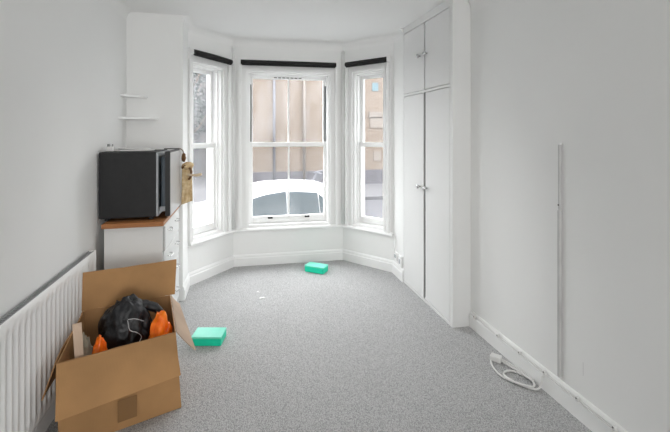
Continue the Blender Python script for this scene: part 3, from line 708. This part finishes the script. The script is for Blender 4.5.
# sockets on the pier beside the cupboard
def pier(name, x, y, z, label, w_=0.05, h_=0.085):
    root = empty(name, (x, y, z)); tag(root, label, 'socket', 'sockets on the bay pier')
    obj('plate', bx(-0.020, 0.0, -w_ / 2, w_ / 2, 0, h_, 0.004, 1), 'gloss', root)
    obj('face', bx(-0.0215, -0.0202, -w_ / 4, w_ / 4, h_ * .3, h_ * .7), 'greypl', root); return root
pier('socket', 1.5765, 3.90, 0.165, 'small white socket on the bay pier, nearer the window', 0.09)
pier('socket', 1.5745, 3.775, 0.135, 'small white socket on the bay pier, nearer the cupboard', 0.075, 0.11)
root = empty('sill_cable', (1.55, 3.93, 0.25)); tag(root, 'short white cable hanging from the right end of the sill', 'cable')
bm = bmesh.new(); tube(bm, catmull([(-0.03, 0.05, 0.185), (0.0, 0.0, 0.183), (0.012, -0.03, 0.15), (0.012, -0.035, 0.06), (0.0, -0.03, 0.02), (0.004, -0.03, -0.01)], 6), 0.004, 8); obj('flex', bm, 'cable', root, True)

# ------------------------------------------------------------------ the street
GZ = -0.90
struct(obj('pavement', bx(-25, 25, 4.0, 5.9, GZ - .2, GZ + .10), 'slab'))
struct(obj('road', bx(-25, 25, 5.9, 13.5, GZ - .3, GZ), 'tarmac'))
struct(obj('far_pavement', bx(-25, 25, 13.5, 60.0, GZ - .2, GZ + .12), 'slab'))

root = empty('brick_building', (7.2, 17.0, GZ + .12)); tag(root, 'pale brick building across the street', 'building')
def bb(x0, x1, y0, y1, z0, z1, bev=0): return bx(x0 - 7.2, x1 - 7.2, y0 - 17.0, y1 - 17.0, z0 - GZ - .12, z1 - GZ - .12, bev, 1)
obj('wall', bb(-0.8, 16, 17.0, 24, -0.15, 5.6), 'brick', root)
obj('plinth', bb(-0.85, 16, 16.93, 24, GZ + .12, -0.15), 'plinth', root)
for x, m in ((1.29, 'pipe'), (2.58, 'lintel')):
    b = bmesh.new(); tube(b, [(x - 7.2, -0.07, 0.05), (x - 7.2, -0.07, 6.1)], 0.055, 8); obj('drainpipe', b, m, root, True)
wnd = obj('window', bb(5.58, 7.0, 16.96, 17.03, 1.74, 2.18), 'palepane', root); obj('lintel', bb(5.52, 7.05, 16.92, 17.02, 2.22, 2.46), 'lintel', wnd)
wnd = obj('window', bb(5.68, 5.96, 16.95, 17.03, 3.40, 3.77), 'bluesign', root)
obj('vent_panel', bb(5.75, 6.1, 16.97, 17.03, 0.25, 0.70), 'palepane', root)
obj('parapet', bb(-0.85, 16, 16.9, 24.1, 5.6, 5.8), 'extw', root)
root = empty('grey_house', (-5.4, 21, GZ + .1)); tag(root, 'grey rendered house beyond the tree, far left', 'building')
obj('wall', bx(-9, 4, 0, 5, 0, 5.5), 'render2', root)
for k in range(4):
    for r in range(2):
        wnd = obj('window', bx(-7.6 + k * 2.9, -6.5 + k * 2.9, -0.06, 0.02, 1.3 + r * 2.6, 2.8 + r * 2.6), 'extw', root)
        obj('pane', bx(-7.5 + k * 2.9, -6.6 + k * 2.9, -0.08, -0.061, 1.4 + r * 2.6, 2.7 + r * 2.6), 'carglass', wnd)
b = bmesh.new(); a = [(-9.3, -.3, 5.5), (4.3, -.3, 5.5), (4.3, 5.3, 5.5), (-9.3, 5.3, 5.5)]; vs = [b.verts.new(p) for p in a]; r1, r2 = b.verts.new((-7, 2.5, 7)), b.verts.new((2.5, 2.5, 7))
for f in ((vs[0], vs[1], r2, r1), (vs[2], vs[3], r1, r2), (vs[1], vs[2], r2), (vs[3], vs[0], r1), (vs[0], vs[3], vs[2], vs[1])): b.faces.new(f)
obj('roof', b, 'plinth', root)

root = empty('street_tree', (-2.1, 14.6, GZ + .12)); tag(root, 'leafy street tree seen through the left bay window', 'tree')
b = bmesh.new(); tube(b, [(0, 0, 0), (0.05, 0, 1.4), (-0.03, 0, 2.6), (0.05, 0.05, 4.2)], [.13, .11, .085, .04], 8)
for k in range(7):
    a = k * 2.4; h = 1.9 + k * .3; tube(b, [(0, 0, h), (math.cos(a) * .6, math.sin(a) * .5, h + .6), (math.cos(a) * 1.0, math.sin(a) * .9, h + 1.3)], [.045, .03, .012], 6)
obj('trunk', b, 'bark', root, True)
b = bmesh.new(); rnd = random.Random(3)
for k in range(1500):
    while True:
        p = Vector((rnd.uniform(-1, 1), rnd.uniform(-1, 1), rnd.uniform(-1, 1)))
        if p.length < 1: break
    p = Vector((p.x * 1.25, p.y * 1.1, 3.6 + p.z * 1.7)); q = Matrix.Rotation(rnd.uniform(0, 6.3), 3, Vector((rnd.random() - .5, rnd.random() - .5, rnd.random() - .5)).normalized()); s_ = rnd.uniform(.05, .10)
    vs = [b.verts.new(p + q @ Vector(c) * s_) for c in ((-1, 0, 0), (0, -.5, .1), (1, 0, 0), (0, .5, .1))]; b.faces.new(vs)
obj('crown', b, 'leaf', root)

# parked white car, side on; nose to the left
cx0, cy0 = 0.22, 7.45
root = empty('parked_car', (cx0, cy0, GZ)); tag(root, 'white hatchback parked outside the bay window', 'car')
# stations: x, half width low, z sill, z belt, half width at roof, z top
st = [(-2.05, .55, .35, .62, .50, .66), (-1.95, .72, .22, .76, .62, .83), (-1.5, .82, .18, .90, .70, .97), (-1.0, .86, .18, .97, .74, 1.05), (-0.62, .87, .18, .98, .70, 1.16), (-0.2, .87, .18, .99, .60, 1.40), (0.15, .87, .18, 1.0, .58, 1.465), (0.7, .87, .18, 1.01, .58, 1.485), (1.15, .86, .18, 1.02, .57, 1.45), (1.42, .84, .20, 1.02, .55, 1.36), (1.62, .80, .24, .98, .60, 1.08), (1.72, .70, .34, .80, .55, .90)]
bm = bmesh.new(); rings = []
for x, wl_, zs_, zb, wr, zt in st:
    h = [(wl_ * .92, zs_), (wl_, zs_ + .18), (wl_, (zs_ + zb) / 2 + .1), (wl_ * .97, zb), (wl_ * .97 * .45 + wr * .55, zb * .45 + zt * .55), (wr, zt - (zt - zb) * .10), (wr * .8, zt - (zt - zb) * .02), (wr * .35, zt + .012)]
    ring = [(-y, z) for y, z in h] + [(y, z) for y, z in reversed(h)]
    rings.append([bm.verts.new((x, y, z)) for y, z in ring])
k = len(rings[0])
for i in range(len(rings) - 1):
    for j in range(k): bm.faces.new((rings[i][j], rings[i][(j + 1) % k], rings[i + 1][(j + 1) % k], rings[i + 1][j]))
bm.faces.new(rings[0]); bm.faces.new(list(reversed(rings[-1])))
o = obj('body', bm, 'carpaint', root); smooth_by_angle(o, 55)
def side_pt(x, t, sy, out=0.008):
    for a, b in zip(st, st[1:]):
        if a[0] <= x <= b[0]:
            q = (x - a[0]) / (b[0] - a[0]); s_ = [p * (1 - q) + r * q for p, r in zip(a, b)]
            y0, z0 = s_[1] * .97, s_[3]; y1, z1 = s_[4], s_[5] - (s_[5] - s_[3]) * .10
            return Vector((x, sy * (y0 + (y1 - y0) * t + out), z0 + (z1 - z0) * t))
for sy in (-1, 1):
    for xa, xb, ta, tb in ((-0.36, 0.50, .62, .92), (0.515, 1.05, .90, .86), (1.065, 1.34, .86, .45)):
        bm = bmesh.new(); n = 8; lo = []; hi = []
        for i in range(n + 1):
            x = xa + (xb - xa) * i / n; t = ta + (tb - ta) * (i / n) ** .6
            lo.append(bm.verts.new(side_pt(x, .06, sy, .03))); hi.append(bm.verts.new(side_pt(x, max(t, .1), sy, .03)))
        for i in range(n): bm.faces.new((lo[i], lo[i + 1], hi[i + 1], hi[i]))
        bmesh.ops.solidify(bm, geom=bm.faces[:], thickness=0.006)
        obj('side_window', bm, 'carglass', root)
def glass_quad(name, pts):
    bm = bmesh.new(); bm.faces.new([bm.verts.new(p) for p in pts]); bmesh.ops.solidify(bm, geom=bm.faces[:], thickness=0.006); obj(name, bm, 'carglass', root)
glass_quad('windscreen', [(-0.72, -.60, 1.16), (-0.72, .60, 1.16), (-0.22, .52, 1.42), (-0.22, -.52, 1.42)])
glass_quad('rear_window', [(1.64, -.5, 1.10), (1.64, .5, 1.10), (1.45, .45, 1.36), (1.45, -.45, 1.36)])
for x in (-1.35, 1.12):
    for sy in (-1, 1):
        b = bmesh.new(); lathe(b, [(.20, -.10), (.30, -.10), (.315, -.07), (.315, .07), (.30, .10), (.20, .10)], 24, 'y', (x, sy * .80, .315)); wh = obj('wheel', b, 'tyre', root, True)
        b = bmesh.new(); lathe(b, [(.06, -.02), (.20, -.01), (.20, .01), (.06, .02)], 20, 'y', (x, sy * .905, .315)); obj('hub', b, 'silver', wh)
for sy in (-1, 1): obj('wing_mirror', bx(-0.52, -0.40, sy * .98 - .08, sy * .98 + .08, 1.0, 1.13, .03), 'carpaint', root)
for xx in (0.35, 1.05): obj('door_handle', bx(xx, xx + .16, -.90, -.865, .86, .89, .01), 'carpaint', root)
b = bmesh.new(); tube(b, [(1.05, 0, 1.46), (1.2, 0, 1.58)], .006, 6); obj('aerial', b, 'blackpl', root)

# grey bracketed fitting poking up beyond the car roof
root = empty('street_post', (1.66, 9.0, GZ - 0.05)); tag(root, 'grey post with a tilted box poking up behind the car roof', 'post')
b = bmesh.new(); tube(b, [(0, 0, 0.05), (0, 0, 1.25)], .035, 8); obj('pole', b, 'pipe', root, True)
b = bx(-.09, .09, -.06, .06, -.19, .19, .02, 1); o = obj('head', b, 'pipe', root); o.location = (0, 0, 1.36); o.rotation_euler = (0, .35, 0)
o = obj('arm', bx(-.16, .16, -.03, .03, -.03, .03, .01, 1), 'pipe', root); o.location = (0.08, 0, 1.55); o.rotation_euler = (0, -.25, 0)
